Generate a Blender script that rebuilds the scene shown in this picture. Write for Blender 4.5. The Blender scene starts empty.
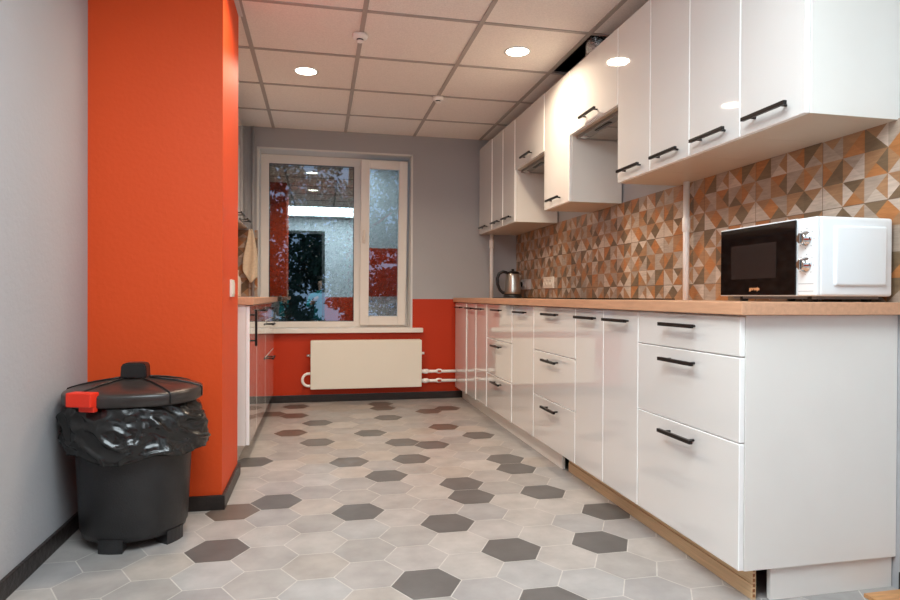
import bpy, bmesh, math, random
from mathutils import Vector, Matrix, noise
random.seed(7)
C = bpy.context.scene.collection
S = bpy.context.scene

# ------------------------------------------------------------------ camera
f_px, yaw, pitch, roll = 616.31, .2094, -.0060, .0048
cy, sy, cp, sp = math.cos(yaw), math.sin(yaw), math.cos(pitch), math.sin(pitch)
F = Vector((sy*cp, cy*cp, sp)); R = Vector((cy, -sy, 0)); U = R.cross(F)
R2 = R*math.cos(roll) + U*math.sin(roll); U2 = U*math.cos(roll) - R*math.sin(roll)
cam = bpy.data.cameras.new('camera'); cam.lens = f_px*36/900; cam.sensor_width = 36; cam.clip_start = .02
co = bpy.data.objects.new('camera', cam); C.objects.link(co)
m = Matrix.Identity(4)
for i in range(3):
    m[i][0] = R2[i]; m[i][1] = U2[i]; m[i][2] = -F[i]
m[0][3] = 0; m[1][3] = 0; m[2][3] = .9124
co.matrix_world = m
S.camera = co

# ------------------------------------------------------------------ world, exposure
w = bpy.data.worlds.new('dusk_sky'); S.world = w; w.use_nodes = True
nt = w.node_tree; bg = nt.nodes['Background']
tc = nt.nodes.new('ShaderNodeTexCoord'); sx = nt.nodes.new('ShaderNodeSeparateXYZ'); cr = nt.nodes.new('ShaderNodeValToRGB')
nt.links.new(tc.outputs['Generated'], sx.inputs[0]); nt.links.new(sx.outputs[2], cr.inputs[0]); nt.links.new(cr.outputs[0], bg.inputs[0])
cr.color_ramp.elements[0].color = (.30, .42, .62, 1); cr.color_ramp.elements[1].color = (.10, .18, .36, 1)
bg.inputs[1].default_value = .62
S.view_settings.view_transform = 'Standard'; S.view_settings.look = 'None'
S.view_settings.exposure = .17; S.view_settings.gamma = 1; S.view_settings.use_curve_mapping = False
try:
    S.cycles.max_bounces = 10; S.cycles.diffuse_bounces = 5; S.cycles.glossy_bounces = 5; S.cycles.transparent_max_bounces = 12
    S.cycles.use_denoising = True; S.cycles.sample_clamp_indirect = 6
except Exception: pass

WARM = (1, .82, .62); COOL = (.80, .93, 1.0)
PANEL_W = 46; SPOT_W = 13
XL, XR, YB, YR, ZC = -.925, 1.78, 5.4176, -.12, 2.3246     # room shell
GX, GY = -.3812, 3.0949                                     # ceiling grid origin

# ------------------------------------------------------------------ materials
def srgb(r, g, b):
    return tuple(((c/255)/12.92 if c/255 <= .04045 else (((c/255)+.055)/1.055)**2.4) for c in (r, g, b)) + (1,)
def mat(name, col, rough=.5, metal=0, nscale=0, namt=.1, stretch=(1, 1, 1), bump=0, bscale=200, coat=0, spec=.5):
    m = bpy.data.materials.new(name); m.use_nodes = True
    t = m.node_tree; b = t.nodes['Principled BSDF']
    b.inputs['Base Color'].default_value = col; b.inputs['Roughness'].default_value = rough; b.inputs['Metallic'].default_value = metal
    b.inputs['Specular IOR Level'].default_value = spec
    if coat: b.inputs['Coat Weight'].default_value = coat; b.inputs['Coat Roughness'].default_value = .03
    tc = t.nodes.new('ShaderNodeTexCoord')
    if nscale:
        mp = t.nodes.new('ShaderNodeMapping'); mp.inputs['Scale'].default_value = stretch
        n = t.nodes.new('ShaderNodeTexNoise'); n.inputs['Scale'].default_value = nscale; n.inputs['Detail'].default_value = 5
        mx = t.nodes.new('ShaderNodeMix'); mx.data_type = 'RGBA'; mx.blend_type = 'MIX'
        mx.inputs[6].default_value = tuple(c*(1-namt) for c in col[:3])+(1,); mx.inputs[7].default_value = tuple(min(1, c*(1+namt)) for c in col[:3])+(1,)
        t.links.new(tc.outputs['Object'], mp.inputs[0]); t.links.new(mp.outputs[0], n.inputs[0])
        r = t.nodes.new('ShaderNodeMapRange'); r.inputs[1].default_value = .3; r.inputs[2].default_value = .7
        t.links.new(n.outputs[0], r.inputs[0]); t.links.new(r.outputs[0], mx.inputs[0]); t.links.new(mx.outputs[2], b.inputs['Base Color'])
    if bump:
        n2 = t.nodes.new('ShaderNodeTexNoise'); n2.inputs['Scale'].default_value = bscale; n2.inputs['Detail'].default_value = 3
        bp = t.nodes.new('ShaderNodeBump'); bp.inputs['Strength'].default_value = bump; bp.inputs['Distance'].default_value = .01
        t.links.new(tc.outputs['Object'], n2.inputs[0]); t.links.new(n2.outputs[0], bp.inputs['Height']); t.links.new(bp.outputs[0], b.inputs['Normal'])
    return m
M = {}
M['grey_wall'] = mat('grey_wall', srgb(170, 170, 172), .75, nscale=1.5, namt=.03, bump=.12, bscale=60)
M['orange'] = mat('orange_paint', srgb(217, 76, 26), .55, nscale=1.2, namt=.04, bump=.1, bscale=60, spec=.3)
M['red'] = mat('red_paint', srgb(190, 54, 16), .5, nscale=1.2, namt=.04, bump=.1, bscale=60, spec=.3)
M['white_wall'] = mat('white_wall', srgb(200, 205, 208), .8, nscale=2, namt=.02)
M['grout'] = mat('grout', srgb(196, 191, 184), .9, nscale=30, namt=.1)
M['ceil_tile'] = mat('ceiling_tile', srgb(243, 236, 229), .95, nscale=120, namt=.06, bump=.25, bscale=150, spec=.1)
M['ceil_grid'] = mat('ceiling_grid', srgb(176, 167, 160), .6, nscale=10, namt=.03)
M['wgrout'] = mat('wall_tile_grout', srgb(120, 100, 84), .9, nscale=30, namt=.1)
M['white_trim'] = mat('white_trim', srgb(215, 215, 212), .6, nscale=10, namt=.02)
M['dark'] = mat('dark_void', srgb(48, 42, 38), .9, nscale=5, namt=.2)
M['slat_dark'] = mat('void_dark_slate', srgb(70, 78, 88), .8, nscale=5, namt=.2)
M['base'] = mat('dark_skirting', srgb(38, 31, 28), .4, nscale=12, namt=.25, stretch=(1, 1, 8), bump=.3, bscale=40)
M['gloss'] = mat('gloss_white', srgb(229, 227, 223), .04, nscale=3, namt=.01, coat=1)
M['lam'] = mat('white_laminate', srgb(232, 229, 222), .3, nscale=6, namt=.015)
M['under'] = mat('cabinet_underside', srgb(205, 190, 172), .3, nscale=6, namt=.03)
M['edge'] = mat('white_edging', srgb(250, 250, 247), .3, nscale=6, namt=.01)
M['wood'] = mat('beech_worktop', srgb(204, 156, 122), .38, nscale=14, namt=.09, stretch=(6, .7, 6), bump=.05, bscale=80)
M['kick'] = mat('bare_plinth', srgb(214, 182, 140), .5, nscale=20, namt=.12, stretch=(1, .3, 10))
M['kick_cut'] = mat('plinth_slots', srgb(150, 95, 55), .8, nscale=40, namt=.2)
M['handle'] = mat('black_handle', srgb(22, 19, 18), .36, nscale=60, namt=.15, metal=.3)
M['steel'] = mat('brushed_steel', srgb(190, 182, 172), .28, metal=1, nscale=30, namt=.08, stretch=(1, 1, .05))
M['chrome'] = mat('chrome', srgb(215, 215, 215), .12, metal=1, nscale=20, namt=.04)
M['foil'] = mat('foil_duct', srgb(200, 200, 200), .25, metal=1, nscale=60, namt=.3, bump=.8, bscale=90)
M['black_plastic'] = mat('black_plastic', srgb(24, 23, 22), .35, nscale=40, namt=.2)
M['bin'] = mat('bin_plastic', srgb(37, 36, 37), .42, nscale=25, namt=.12, bump=.15, bscale=180)
M['lid'] = mat('bin_lid_plastic', srgb(50, 44, 41), .3, nscale=25, namt=.12, bump=.08, bscale=180)
M['latch'] = mat('red_latch', srgb(226, 48, 24), .4, nscale=20, namt=.05)
M['bag'] = mat('black_bag', srgb(30, 29, 28), .22, nscale=14, namt=.3, bump=.14, bscale=22)
M['pvc'] = mat('white_pvc', srgb(232, 226, 218), .35, nscale=5, namt=.015)
M['pipe'] = mat('white_pipe', srgb(248, 246, 242), .3, nscale=5, namt=.02)
M['valve'] = mat('red_valve', srgb(170, 60, 40), .5, nscale=20, namt=.1)
M['rad'] = mat('radiator_enamel', srgb(232, 226, 212), .35, nscale=4, namt=.01)
M['mw'] = mat('microwave_white', srgb(236, 241, 242), .3, nscale=8, namt=.01)
M['mwdark'] = mat('microwave_glass', srgb(16, 12, 12), .05, nscale=6, namt=.2)
M['mwwin'] = mat('microwave_mesh', srgb(40, 32, 30), .15, nscale=300, namt=.3)
M['gold'] = mat('gold_lettering', srgb(214, 150, 104), .4, nscale=30, namt=.05)
M['ink'] = mat('grey_ink', srgb(130, 130, 132), .6, nscale=30, namt=.05)
M['cer'] = mat('hob_glass', srgb(18, 17, 17), .06, nscale=10, namt=.2)
M['towel'] = mat('towel_cloth', srgb(226, 208, 182), .95, nscale=60, namt=.08, bump=.4, bscale=300, spec=.1)
M['plate'] = mat('socket_plastic', srgb(226, 214, 200), .35, nscale=20, namt=.02)
M['greyplate'] = mat('grey_socket', srgb(196, 190, 188), .35, nscale=20, namt=.02)
M['hood'] = mat('hood_metal', srgb(150, 145, 138), .35, metal=.7, nscale=30, namt=.1)
M['teal'] = mat('teal_shirt', srgb(20, 160, 165), .85, nscale=12, namt=.15)
M['skin'] = mat('skin', srgb(205, 160, 135), .6, nscale=12, namt=.05)
M['denim'] = mat('dark_trousers', srgb(40, 44, 56), .9, nscale=30, namt=.15)
M['hair'] = mat('dark_hair', srgb(45, 34, 28), .7, nscale=60, namt=.3)
M['leaf'] = mat('leaf', srgb(40, 66, 44), .7, nscale=4, namt=.5)
M['leaf2'] = mat('leaf_pale', srgb(66, 84, 74), .7, nscale=4, namt=.5)
M['bark'] = mat('bark', srgb(84, 46, 34), .9, nscale=14, namt=.4, stretch=(1, 1, .2))
M['plank'] = mat('oak_board', srgb(196, 142, 92), .45, nscale=14, namt=.2, stretch=(1, 6, 6))
M['corridor'] = mat('corridor_wall', srgb(46, 46, 50), .9, nscale=3, namt=.1)
M['doorframe'] = mat('door_frame', srgb(60, 58, 58), .6, nscale=6, namt=.1)
def emis(name, col, s):
    m = bpy.data.materials.new(name); m.use_nodes = True; t = m.node_tree
    b = t.nodes['Principled BSDF']; b.inputs['Base Color'].default_value = (1, 1, 1, 1)
    b.inputs['Emission Color'].default_value = col+(1,); b.inputs['Emission Strength'].default_value = s
    return m
M['lamp'] = emis('lamp_diffuser', (1, .90, .74), 6)
M['panel'] = emis('panel_diffuser', (.86, .96, 1), 5)
# floor tiles take their own tone from a per-tile attribute
def tilemat(name, rough, namt, ns, stretch=(1, 1, 1), bump=.0):
    m = bpy.data.materials.new(name); m.use_nodes = True; t = m.node_tree; b = t.nodes['Principled BSDF']
    a = t.nodes.new('ShaderNodeAttribute'); a.attribute_name = 'tone'
    tc = t.nodes.new('ShaderNodeTexCoord'); mp = t.nodes.new('ShaderNodeMapping'); mp.inputs['Scale'].default_value = stretch
    n = t.nodes.new('ShaderNodeTexNoise'); n.inputs['Scale'].default_value = ns; n.inputs['Detail'].default_value = 6; n.inputs['Roughness'].default_value = .6
    r = t.nodes.new('ShaderNodeMapRange'); r.inputs[1].default_value = .3; r.inputs[2].default_value = .7; r.inputs[3].default_value = 1-namt; r.inputs[4].default_value = 1+namt
    mx = t.nodes.new('ShaderNodeVectorMath'); mx.operation = 'SCALE'
    t.links.new(tc.outputs['Object'], mp.inputs[0]); t.links.new(mp.outputs[0], n.inputs[0]); t.links.new(n.outputs[0], r.inputs[0])
    t.links.new(a.outputs['Color'], mx.inputs[0]); t.links.new(r.outputs[0], mx.inputs['Scale']); t.links.new(mx.outputs[0], b.inputs['Base Color'])
    b.inputs['Roughness'].default_value = rough
    if bump:
        bp = t.nodes.new('ShaderNodeBump'); bp.inputs['Strength'].default_value = bump; bp.inputs['Distance'].default_value = .01
        t.links.new(n.outputs[0], bp.inputs['Height']); t.links.new(bp.outputs[0], b.inputs['Normal'])
    return m
M['hex'] = tilemat('hex_floor_tile', .38, .15, 8, bump=.08)
M['wtile'] = tilemat('wood_look_wall_tile', .35, .16, 16, (1, 1.2, 9), .05)
# window glass: clear with the mirror strength of a double pane
def glassmat(name, k, dirt):
    m = bpy.data.materials.new(name); m.use_nodes = True; t = m.node_tree; t.nodes.clear()
    o = t.nodes.new('ShaderNodeOutputMaterial'); tr = t.nodes.new('ShaderNodeBsdfTransparent'); gl = t.nodes.new('ShaderNodeBsdfGlossy')
    gl.inputs['Roughness'].default_value = .012; gl.inputs['Color'].default_value = (.86, .96, 1, 1)
    tr.inputs['Color'].default_value = (.9, .95, .95, 1)
    mx = t.nodes.new('ShaderNodeMixShader'); mx.inputs[0].default_value = k
    t.links.new(tr.outputs[0], mx.inputs[1]); t.links.new(gl.outputs[0], mx.inputs[2])
    df = t.nodes.new('ShaderNodeBsdfDiffuse'); df.inputs[0].default_value = (.6, .7, .75, 1)
    tc = t.nodes.new('ShaderNodeTexCoord')
    n = t.nodes.new('ShaderNodeTexNoise'); n.inputs['Scale'].default_value = 55; n.inputs['Detail'].default_value = 2
    r = t.nodes.new('ShaderNodeMapRange'); r.inputs[1].default_value = .68; r.inputs[2].default_value = .74; r.inputs[4].default_value = dirt
    n3 = t.nodes.new('ShaderNodeTexNoise'); n3.inputs['Scale'].default_value = 3.0
    r3 = t.nodes.new('ShaderNodeMapRange'); r3.inputs[1].default_value = .45; r3.inputs[2].default_value = .6
    mu = t.nodes.new('ShaderNodeMath'); mu.operation = 'MULTIPLY'
    t.links.new(tc.outputs['Object'], n.inputs[0]); t.links.new(n.outputs[0], r.inputs[0])
    t.links.new(tc.outputs['Object'], n3.inputs[0]); t.links.new(n3.outputs[0], r3.inputs[0])
    t.links.new(r.outputs[0], mu.inputs[0]); t.links.new(r3.outputs[0], mu.inputs[1])
    m2 = t.nodes.new('ShaderNodeMixShader'); t.links.new(mu.outputs[0], m2.inputs[0])
    t.links.new(mx.outputs[0], m2.inputs[1]); t.links.new(df.outputs[0], m2.inputs[2]); t.links.new(m2.outputs[0], o.inputs[0])
    return m
M['glass'] = glassmat('window_glass', .17, .5)

# ------------------------------------------------------------------ mesh helpers
def add_box(bm, x0, x1, y0, y1, z0, z1, bev=0, mi=0, seg=2):
    t = bmesh.new()
    r = bmesh.ops.create_cube(t, size=1)
    for v in t.verts:
        v.co = Vector(((x0+x1)/2+v.co.x*(x1-x0), (y0+y1)/2+v.co.y*(y1-y0), (z0+z1)/2+v.co.z*(z1-z0)))
    if bev: bmesh.ops.bevel(t, geom=list(t.edges), offset=bev, segments=seg, affect='EDGES', profile=.6)
    join(bm, t, mi)
def join(bm, t, mi=0, mtx=None):
    vm = {}
    for v in t.verts: vm[v] = bm.verts.new(mtx @ v.co if mtx else v.co)
    for f in t.faces:
        try: g = bm.faces.new([vm[v] for v in f.verts])
        except ValueError: continue
        g.material_index = mi if mi is not None else f.material_index; g.smooth = f.smooth
    t.free()
def add_tube(bm, pts, r, n=12, mi=0, caps=True):
    pts = [Vector(p) for p in pts]; rs = r if isinstance(r, (list, tuple)) else [r]*len(pts)
    rings = []; up = None
    for i, p in enumerate(pts):
        d = (pts[min(i+1, len(pts)-1)]-pts[max(i-1, 0)]).normalized()
        if up is None:
            up = Vector((0, 0, 1)) if abs(d.z) < .9 else Vector((1, 0, 0))
        a = d.cross(up).normalized(); up = a.cross(d).normalized(); b = up
        rings.append([bm.verts.new(p+(a*math.cos(2*math.pi*k/n)+b*math.sin(2*math.pi*k/n))*rs[i]) for k in range(n)])
    for i in range(len(rings)-1):
        for k in range(n):
            f = bm.faces.new((rings[i][k], rings[i][(k+1) % n], rings[i+1][(k+1) % n], rings[i+1][k])); f.smooth = True; f.material_index = mi
    if caps:
        for rg in (rings[0][::-1], rings[-1]):
            f = bm.faces.new(rg); f.material_index = mi
def add_lathe(bm, prof, cx, cy, n=32, sx=1, sy=1, mi=0, cap=True):
    rings = []
    for r, z in prof:
        rings.append([bm.verts.new((cx+r*sx*math.cos(2*math.pi*k/n), cy+r*sy*math.sin(2*math.pi*k/n), z)) for k in range(n)])
    for i in range(len(rings)-1):
        for k in range(n):
            f = bm.faces.new((rings[i][k], rings[i][(k+1) % n], rings[i+1][(k+1) % n], rings[i+1][k])); f.smooth = True; f.material_index = mi
    if cap:
        f = bm.faces.new(rings[0][::-1]); f.material_index = mi
        f = bm.faces.new(rings[-1]); f.material_index = mi
def add_prism(bm, poly, axis, a0, a1, mi=0):
    """extrude a 2D polygon along axis; poly in the other two coordinates in xyz order"""
    def P(u, v, a): return {'x': (a, u, v), 'y': (u, a, v), 'z': (u, v, a)}[axis]
    A = [bm.verts.new(P(u, v, a0)) for u, v in poly]; B = [bm.verts.new(P(u, v, a1)) for u, v in poly]
    n = len(poly)
    fs = [bm.faces.new(A[::-1]), bm.faces.new(B)]
    for k in range(n): fs.append(bm.faces.new((A[k], A[(k+1) % n], B[(k+1) % n], B[k])))
    for f in fs: f.material_index = mi
def wpos(o):
    v = Vector((0, 0, 0))
    while o: v += o.location; o = o.parent
    return v
def obj(name, bm, mats, parent=None, loc=None, smooth=None):
    """link bm (world coordinates) as one mesh object whose origin is loc, or the parent's origin"""
    if not isinstance(mats, (list, tuple)): mats = [mats]
    pw = wpos(parent) if parent else Vector((0, 0, 0))
    org = Vector(loc) if loc is not None else pw
    bmesh.ops.recalc_face_normals(bm, faces=bm.faces)
    for v in bm.verts: v.co -= org
    me = bpy.data.meshes.new(name); bm.to_mesh(me); bm.free()
    for k in mats: me.materials.append(M[k])
    o = bpy.data.objects.new(name, me); C.objects.link(o); o.parent = parent; o.location = org-pw
    return o
def boxo(name, b, m, parent=None, bev=0, loc=None):
    bm = bmesh.new(); add_box(bm, *b, bev=bev)
    if loc is None and parent is None: loc = ((b[0]+b[1])/2, (b[2]+b[3])/2, b[4])
    return obj(name, bm, m, parent, loc)
def tag(o, label=None, cat=None, group=None, kind=None):
    if label: o['label'] = label
    if cat: o['category'] = cat
    if group: o['group'] = group
    if kind: o['kind'] = kind
    return o
def thing(name, loc, label, cat, group=None):
    o = bpy.data.objects.new(name, None); o.empty_display_size = .1; C.objects.link(o); o.location = loc
    return tag(o, label, cat, group)
def struct(o): o['kind'] = 'structure'; return o

# ------------------------------------------------------------------ room shell
# floor: hexagonal tiles 115 mm to a side with a pale grout bed
HS = .115; DX = 1.5*HS; DY = math.sqrt(3)*HS; OX, OY = .165, .033
DARK = {(-2,26),(-2,24),(-2,21),(-1,22),(-1,19),(0,17),(-2,14),(-3,13),(-3,11),(0,13),(1,15),(1,20),(2,23),(2,26),(2,25),(2,19),(2,17),(3,18),
        (4,24),(5,24),(4,21),(5,19),(3,14),(3,13),(2,12),(1,9),(5,16),(5,15),(5,13),(3,10),(5,10),(6,12),(-3,17),(3,8),(-3,24),
        (-4,5),(0,4),(3,6),(6,5),(-2,2),(4,2),(-5,8),(7,3),(1,6),(-4,2)}
BROWN = {(-2,26),(-2,24),(-2,21),(-3,24),(2,25),(2,26),(4,24),(5,24),(4,21),(-3,13)}
bm = bmesh.new(); lay = bm.loops.layers.float_color.new('tone')
for i in range(-8, 12):
    for j in range(-2, 30):
        cx = OX+i*DX; cyy = OY+(j+.5*(i % 2))*DY
        rnd = random.Random(i*131+j*7)
        s = HS-.0022
        vs = [bm.verts.new((cx+s*math.cos(math.pi/3*k), cyy+s*math.sin(math.pi/3*k), 0)) for k in range(6)]
        c = srgb(94, 91, 89) if (i, j) in DARK else srgb(*rnd.choice([(160,154,150),(166,160,155),(154,149,145),(162,154,147),(152,148,146),(159,156,154)]))
        if (i, j) in DARK and (i, j) in BROWN: c = srgb(98, 85, 77)
        k = rnd.uniform(.94, 1.06); c = tuple(q*k for q in c[:3])+(1,)
        f = bm.faces.new(vs); f.material_index = 1
        for l in f.loops: l[lay] = c
for co_, no in (((XL, 0, 0), (-1, 0, 0)), ((XR, 0, 0), (1, 0, 0)), ((0, YB, 0), (0, 1, 0)), ((0, -2.3, 0), (0, -1, 0))):
    bmesh.ops.bisect_plane(bm, geom=bm.verts[:]+bm.edges[:]+bm.faces[:], plane_co=co_, plane_no=no, clear_outer=True)
r = bmesh.ops.create_cube(bm, size=1)
for v in r['verts']: v.co = Vector(((XL+XR)/2+v.co.x*(XR-XL+.2), (YB-2.3)/2+v.co.y*(YB+2.5), -.0508+v.co.z*.10))
for f in bm.faces:
    if any(v in r['verts'] for v in f.verts[:1]): f.material_index = 0
me_o = obj('floor', bm, ['grout', 'hex']); struct(me_o)

# walls
def wallobj(name, boxes, mats):
    bm = bmesh.new()
    for b, mi in boxes: add_box(bm, *b, mi=mi)
    return struct(obj(name, bm, mats))
T = .3; ZR = .887
wallobj('wall_left', [((XL-T, XL, YR-.1, YB+T, -.1, 2.75), 0)], ['grey_wall'])
wallobj('wall_right', [((XR, XR+T, YR-.1, YB+T, -.1, 2.75), 0)], ['grey_wall'])
RX0, RX1, RZ0, RZ1 = -.503, .798, .60, 2.152    # window opening
wallobj('wall_back', [((XL, RX0, YB, YB+T, -.1, ZR), 1), ((XL, RX0, YB, YB+T, ZR, 2.75), 0),
                      ((RX1, XR, YB, YB+T, -.1, ZR), 1), ((RX1, XR, YB, YB+T, ZR, 2.75), 0),
                      ((RX0, RX1, YB, YB+T, -.1, RZ0), 1), ((RX0, RX1, YB, YB+T, RZ1, 2.75), 0)], ['grey_wall', 'red'])
DX0, DX1, DZ = -.62, .10, 2.08                   # doorway the camera looks out of
wallobj('wall_rear', [((XL, DX0, YR-.1, YR, 0, ZR), 1), ((XL, DX0, YR-.1, YR, ZR, 2.75), 0),
                      ((DX1, XR, YR-.1, YR, 0, ZR), 1), ((DX1, XR, YR-.1, YR, ZR, 2.75), 0),
                      ((DX0, DX1, YR-.1, YR, DZ, 2.75), 0)], ['white_wall', 'red'])
wallobj('wall_corridor', [((XL-.1, XL, -2.4, YR-.1, -.1, 2.75), 0), ((XR, XR+.1, -2.4, YR-.1, -.1, 2.75), 0), ((XL, XR, -2.4, -2.3, -.1, 2.75), 0), ((XL, XR, -2.3, YR-.1, 2.4, 2.5), 0)], ['corridor'])
COLX, COLY0, COLY1 = -.403, 2.77, 3.28
wallobj('wall_column', [((XL, COLX, COLY0, COLY1, 0, 2.42), 0)], ['orange'])
# rear door frame
bm = bmesh.new()
add_box(bm, DX0, DX0+.05, YR-.11, YR+.015, 0, DZ); add_box(bm, DX1-.05, DX1, YR-.11, YR+.015, 0, DZ); add_box(bm, DX0+.05, DX1-.05, YR-.11, YR+.015, DZ-.05, DZ)
struct(obj('door_1', bm, ['doorframe']))

# ceiling: 600 mm tiles, one missing over the hood cabinets
bm = bmesh.new()
xs = [GX+.6*k for k in range(-1, 4)]; ys = [GY+.6*k for k in range(-6, 5)]
for i in range(len(xs)):
    x0 = max(xs[i], XL); x1 = min(xs[i]+.6, XR)
    for y in ys:
        y0 = max(y, YR); y1 = min(y+.6, YB)
        if y1-y0 < .02 or x1-x0 < .02: continue
        if i == 4 and abs(y-GY) < .01: continue
        add_box(bm, x0+.002, x1-.002, y0+.002, y1-.002, ZC+.006, ZC+.02)
ceil = struct(obj('ceiling', bm, ['ceil_tile']))
bm = bmesh.new()
for x in xs[1:]: add_box(bm, x-.012, x+.012, YR, YB, ZC, ZC+.012)
for y in ys:
    if YR < y < YB:
        segs = [XL]+[q for q in xs[1:]]+[XR]
        for a, b in zip(segs[:-1], segs[1:]): add_box(bm, a+.012, b-.012, y-.011, y+.011, ZC+.001, ZC+.012)
obj('ceiling_grid', bm, ['ceil_grid'], ceil)
bm = bmesh.new()
add_box(bm, COLX, COLX+.022, COLY0, COLY1, ZC-.002, ZC+.02); add_box(bm, XL, COLX+.022, COLY0-.022, COLY0, ZC-.002, ZC+.02)
add_box(bm, XL, XL+.02, YR, COLY0-.022, ZC-.002, ZC+.02)
struct(obj('trim_1', bm, ['white_trim']))
boxo('ceiling_slab', (XL-.1, XR+.1, YR-.1, YB+.1, 2.62, 2.75), 'dark', ceil)

# skirting
def skirt(bm, poly2d):  # list of (x0,x1,y0,y1)
    for b in poly2d:
        add_box(bm, *b, 0, .062, bev=.003)
bm = bmesh.new(); skirt(bm, [(XL, XL+.014, YR, COLY0)]); struct(obj('baseboard_left', bm, ['base']))
bm = bmesh.new(); skirt(bm, [(XL+.014, COLX+.014, COLY0-.014, COLY0), (COLX, COLX+.014, COLY0, COLY1+.014)]); struct(obj('baseboard_column', bm, ['base']))
bm = bmesh.new(); skirt(bm, [(-.44, 1.30, YB-.014, YB)]); struct(obj('baseboard_back', bm, ['base']))
bm = bmesh.new(); skirt(bm, [(XR-.014, XR, YR, 1.58)]); struct(obj('baseboard_right', bm, ['base']))

# wood-look tiling on the right wall: 250 x 350 tiles printed with triangles
PAL = {'D': (118, 97, 74), 'B': (162, 122, 88), 'O': (172, 114, 68), 'L': (190, 172, 156), 'G': (166, 148, 132)}
# each cell TRBL triangle colours, rows top to bottom
P1 = [['ODDO', 'GBLG', 'BOLL', 'DBGD'], ['GGGB', 'ODBB', 'GBDG', 'BGLO'], ['BOLL', 'GGDO', 'BDLB', 'BLLD']]
P2 = [['BGGG', 'BOOB', 'BLDD', 'GBOG'], ['BDDO', 'GLLB', 'BDOB', 'OBLB'], ['BBLL', 'DBOL', 'GBLG', 'BDDL']]
def rot180(P): return [[c[2]+c[3]+c[0]+c[1] for c in row[::-1]] for row in P[::-1]]
def tiling(bm, lay, p2w, u0, u1, v0, v1, ustart, vstart, top_prints):
    cw, ch = .3475/4, .2515/3; g = .0012
    nt_ = int((u1-ustart)/.3475)+2
    for tu in range(-4, nt_):
        for tv in range(-1, 3):
            pr_ = top_prints(tu, tv)
            for a in range(4):
                for b in range(3):
                    ua = ustart+tu*.3475+a*cw; ub = ua+cw; vb = vstart-tv*.2515-b*ch; va = vb-ch
                    if a == 0: ua += g
                    if a == 3: ub -= g
                    if b == 0: vb -= g
                    if b == 2: va += g
                    ua, ub = max(ua, u0), min(ub, u1); va, vb = max(va, v0), min(vb, v1)
                    if ub-ua < .002 or vb-va < .002: continue
                    q = [(ua, va), (ub, va), (ub, vb), (ua, vb)]; c = ((ua+ub)/2, (va+vb)/2)
                    cell = pr_[b][a]
                    for tri, k in (((q[3], q[2], c), 0), ((q[2], q[1], c), 1), ((q[1], q[0], c), 2), ((q[0], q[3], c), 3)):
                        rn = random.Random(hash((tu, tv, a, b, k))); s = rn.uniform(.92, 1.08)
                        col = tuple(x*s for x in srgb(*PAL[cell[k]])[:3])+(1,)
                        f = bm.faces.new([bm.verts.new(p2w(*p)) for p in tri]); f.material_index = 1
                        for l in f.loops: l[lay] = col
bm = bmesh.new(); lay = bm.loops.layers.float_color.new('tone')
add_box(bm, XR-.007, XR, 1.30, YB, .90, 1.476)
def prints_r(tu, tv):
    if tv == 0: return P2 if tu == 4 or tu % 5 == 1 else P1
    return [P2, rot180(P1), P1, rot180(P2)][(tu*3+tv) % 4]
# u runs from the far end towards the camera
Y0t = 1.894+.3475*9
tiling(bm, lay, lambda u, v: (XR-.008, Y0t-u, v), Y0t-YB, Y0t-1.30, .90, 1.476, 0, 1.479, lambda tu, tv: prints_r(tu-5, tv))
o = obj('trim_2', bm, ['wgrout', 'wtile']); struct(o)
bm = bmesh.new(); lay = bm.loops.layers.float_color.new('tone')
add_box(bm, XL, -.506, YB-.007, YB, .90, 1.46)
tiling(bm, lay, lambda u, v: (u, YB-.008, v), XL, -.506, .90, 1.46, -.925, 1.479, lambda tu, tv: P2 if (tu+tv) % 2 else P1)
struct(obj('trim_3', bm, ['wgrout', 'wtile']))
bm = bmesh.new(); lay = bm.loops.layers.float_color.new('tone')
add_box(bm, XL, XL+.007, 3.29, YB-.01, .90, 1.46)
tiling(bm, lay, lambda u, v: (XL+.008, u, v), 3.29, YB-.01, .90, 1.46, 3.29, 1.479, lambda tu, tv: P2 if (tu+tv) % 2 else P1)
struct(obj('trim_4', bm, ['wgrout', 'wtile']))

# ------------------------------------------------------------------ window
win = bpy.data.objects.new('window_1', None); C.objects.link(win); win.location = (.147, 5.63, RZ0); struct(win)
FY0, FY1 = 5.615, 5.68
bm = bmesh.new()
fx0, fx1, fz0, fz1 = -.500, .796, .632, 2.150
add_box(bm, fx0, fx1, FY0, FY1, fz1-.075, fz1, bev=.004)      # head
add_box(bm, fx0, fx1, FY0, FY1, fz0, fz0+.05, bev=.004)       # bottom
add_box(bm, fx0, fx0+.068, FY0, FY1, fz0+.05, fz1-.075, bev=.004)
add_box(bm, fx1-.03, fx1, FY0, FY1, fz0+.05, fz1-.075, bev=.004)
add_box(bm, .306, .372, FY0, FY1, fz0+.05, fz1-.075, bev=.004)   # mullion
obj('window_frame', bm, ['pvc'], win)
bm = bmesh.new(); add_box(bm, fx0+.06, .312, 5.645, 5.651, fz0+.045, fz1-.07); obj('pane', bm, ['glass'], win)
bm = bmesh.new()   # dark gasket round the fixed pane
for b in ((fx0+.068, fx0+.073, fz0+.05, fz1-.075), (.301, .306, fz0+.05, fz1-.075), (fx0+.068, .306, fz0+.05, fz0+.055), (fx0+.068, .306, fz1-.08, fz1-.075)):
    add_box(bm, b[0], b[1], 5.63, 5.644, b[2], b[3])
obj('gasket', bm, ['black_plastic'], win)
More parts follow.
